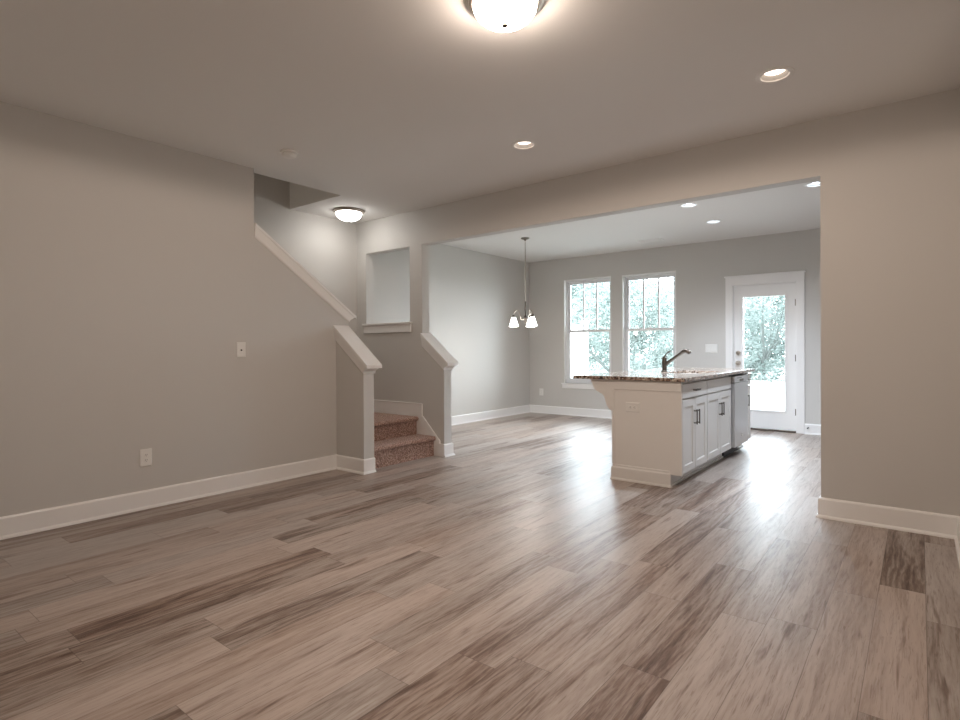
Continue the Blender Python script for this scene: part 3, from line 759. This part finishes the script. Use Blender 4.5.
# white privacy fence beside the patio
fn = empty('privacy_fence', (-5.72, 10.0, -.06)); tag(fn, 'white privacy fence outside the left window', 'fence')
o = Vector((-5.72, 10.0, -.06))
for y in (YF + .22, 9.93, 10.95):
    bm = bx(-5.775, -5.665, y - .055, y + .055, -.06, 1.72); prism(bm, [(y - .065, 1.72), (y + .065, 1.72), (y, 1.78)], 'x', -5.785, -5.655)
    put('fence_post', bm, 'fence', fn)
for ya, yb in ((YF + .275, 9.875), (9.985, 10.895)):
    bm = B(); n = 7; w_ = (yb - ya) / n
    for k in range(n): box(bm, -5.732, -5.708, ya + w_ * k + .003, ya + w_ * (k + 1) - .003, .04, 1.62)
    box(bm, -5.745, -5.695, ya, yb, -.02, .10); box(bm, -5.745, -5.695, ya, yb, 1.56, 1.66)
    put('fence_panel', bm, 'fence', fn)
# trees
def leaves(seed, rx, rz, n, size, blobs):
    rnd = random.Random(seed); bm = B()
    cs = []
    for k in range(blobs):
        a = rnd.uniform(0, 2 * PI); u = rnd.uniform(-1, 1); q = rnd.uniform(.3, 1) ** .5
        cs.append((Vector((math.cos(a) * rx * q * math.sqrt(1 - u * u), math.sin(a) * rx * q * math.sqrt(1 - u * u), u * rz * q)), rnd.uniform(.22, .42) * rx))
    for k in range(n):
        c, rr = rnd.choice(cs)
        v = Vector((rnd.gauss(0, 1), rnd.gauss(0, 1), rnd.gauss(0, 1))).normalized() * rr * rnd.uniform(.6, 1.05)
        p = c + v
        d1 = Vector((rnd.gauss(0, 1), rnd.gauss(0, 1), rnd.gauss(0, .6))).normalized(); d2 = d1.orthogonal().normalized()
        s = size * rnd.uniform(.6, 1.3)
        vs = [bm.verts.new(p + q) for q in (d1 * s, d2 * s * .45, -d1 * s, -d2 * s * .45)]
        bm.faces.new(vs)
    return bm
def tree(name, seed, rx, rz, trunk, m, n=9000, size=.085, blobs=34):
    r = empty(name)
    obj('foliage', leaves(seed, rx, rz, n, size, blobs), m, r).location = (0, 0, trunk + rz * .62)
    bm = B(); rnd = random.Random(seed + 50)
    tube(bm, [(0, 0, -.1), (.05, .02, trunk * .5), (0, .06, trunk + rz * .5), (.1, 0, trunk + rz * 1.2)], [.09, .07, .05, .02], 8)
    for k in range(7):
        a = rnd.uniform(0, 2 * PI); z = trunk * rnd.uniform(.7, 1.2)
        tube(bm, [(0, .02, z), (math.cos(a) * rx * .35, math.sin(a) * rx * .35, z + rz * .35), (math.cos(a) * rx * .7, math.sin(a) * rx * .7, z + rz * .9)], [.035, .025, .01], 6)
    obj('trunk', bm, 'bark', r)
    return r
protos = [tree('leafy_tree', 1, 2.6, 2.6, .6, 'leaf_a'), tree('leafy_tree', 2, 2.2, 3.2, .8, 'leaf_b'), tree('leafy_tree', 3, 2.4, 2.2, .5, 'leaf_c')]
def on_ray(u, dist):       # a point on the lawn seen at photo column u
    rr = (u - 480) / FX
    dx, dy = math.cos(YAW) * rr - math.sin(YAW), math.sin(YAW) * rr + math.cos(YAW)
    return dx * dist, dy * dist
TREES = [  # column, distance, proto, scale, label
    (612, 19, 0, .80, 'nearest green tree, seen at the right of the left window'),
    (656, 26.5, 2, .95, 'pale green tree in the right part of the right window'),
    (578, 33.5, 1, 1.15, 'tall grey green tree seen above the white fence'),
    (634, 42, 0, 1.4, 'green tree seen at the left of the right window'),
    (600, 52, 1, 1.7, 'distant grey green tree behind the left window'),
    (674, 63, 2, 2.1, 'distant pale green tree at the right edge of the right window'),
    (764, 22.5, 1, .95, 'grey green tree in the middle of the glass door'),
    (738, 31, 2, 1.1, 'pale green tree behind the handle side of the glass door'),
    (790, 39, 0, 1.25, 'green tree behind the hinge side of the glass door'),
    (752, 47, 1, 1.4, 'distant grey green tree in the glass door view'),
]
used = set()
for k, (u, dist, pi_, s, lab) in enumerate(TREES):
    t = protos[pi_] if pi_ not in used else copy_tree(protos[pi_])
    used.add(pi_)
    x, y = on_ray(u, dist)
    t.location = (x, y, -.18); t.scale = (s, s, s); t.rotation_euler = (0, 0, k * 1.3)
    tag(t, lab, 'tree', 'trees behind the house')
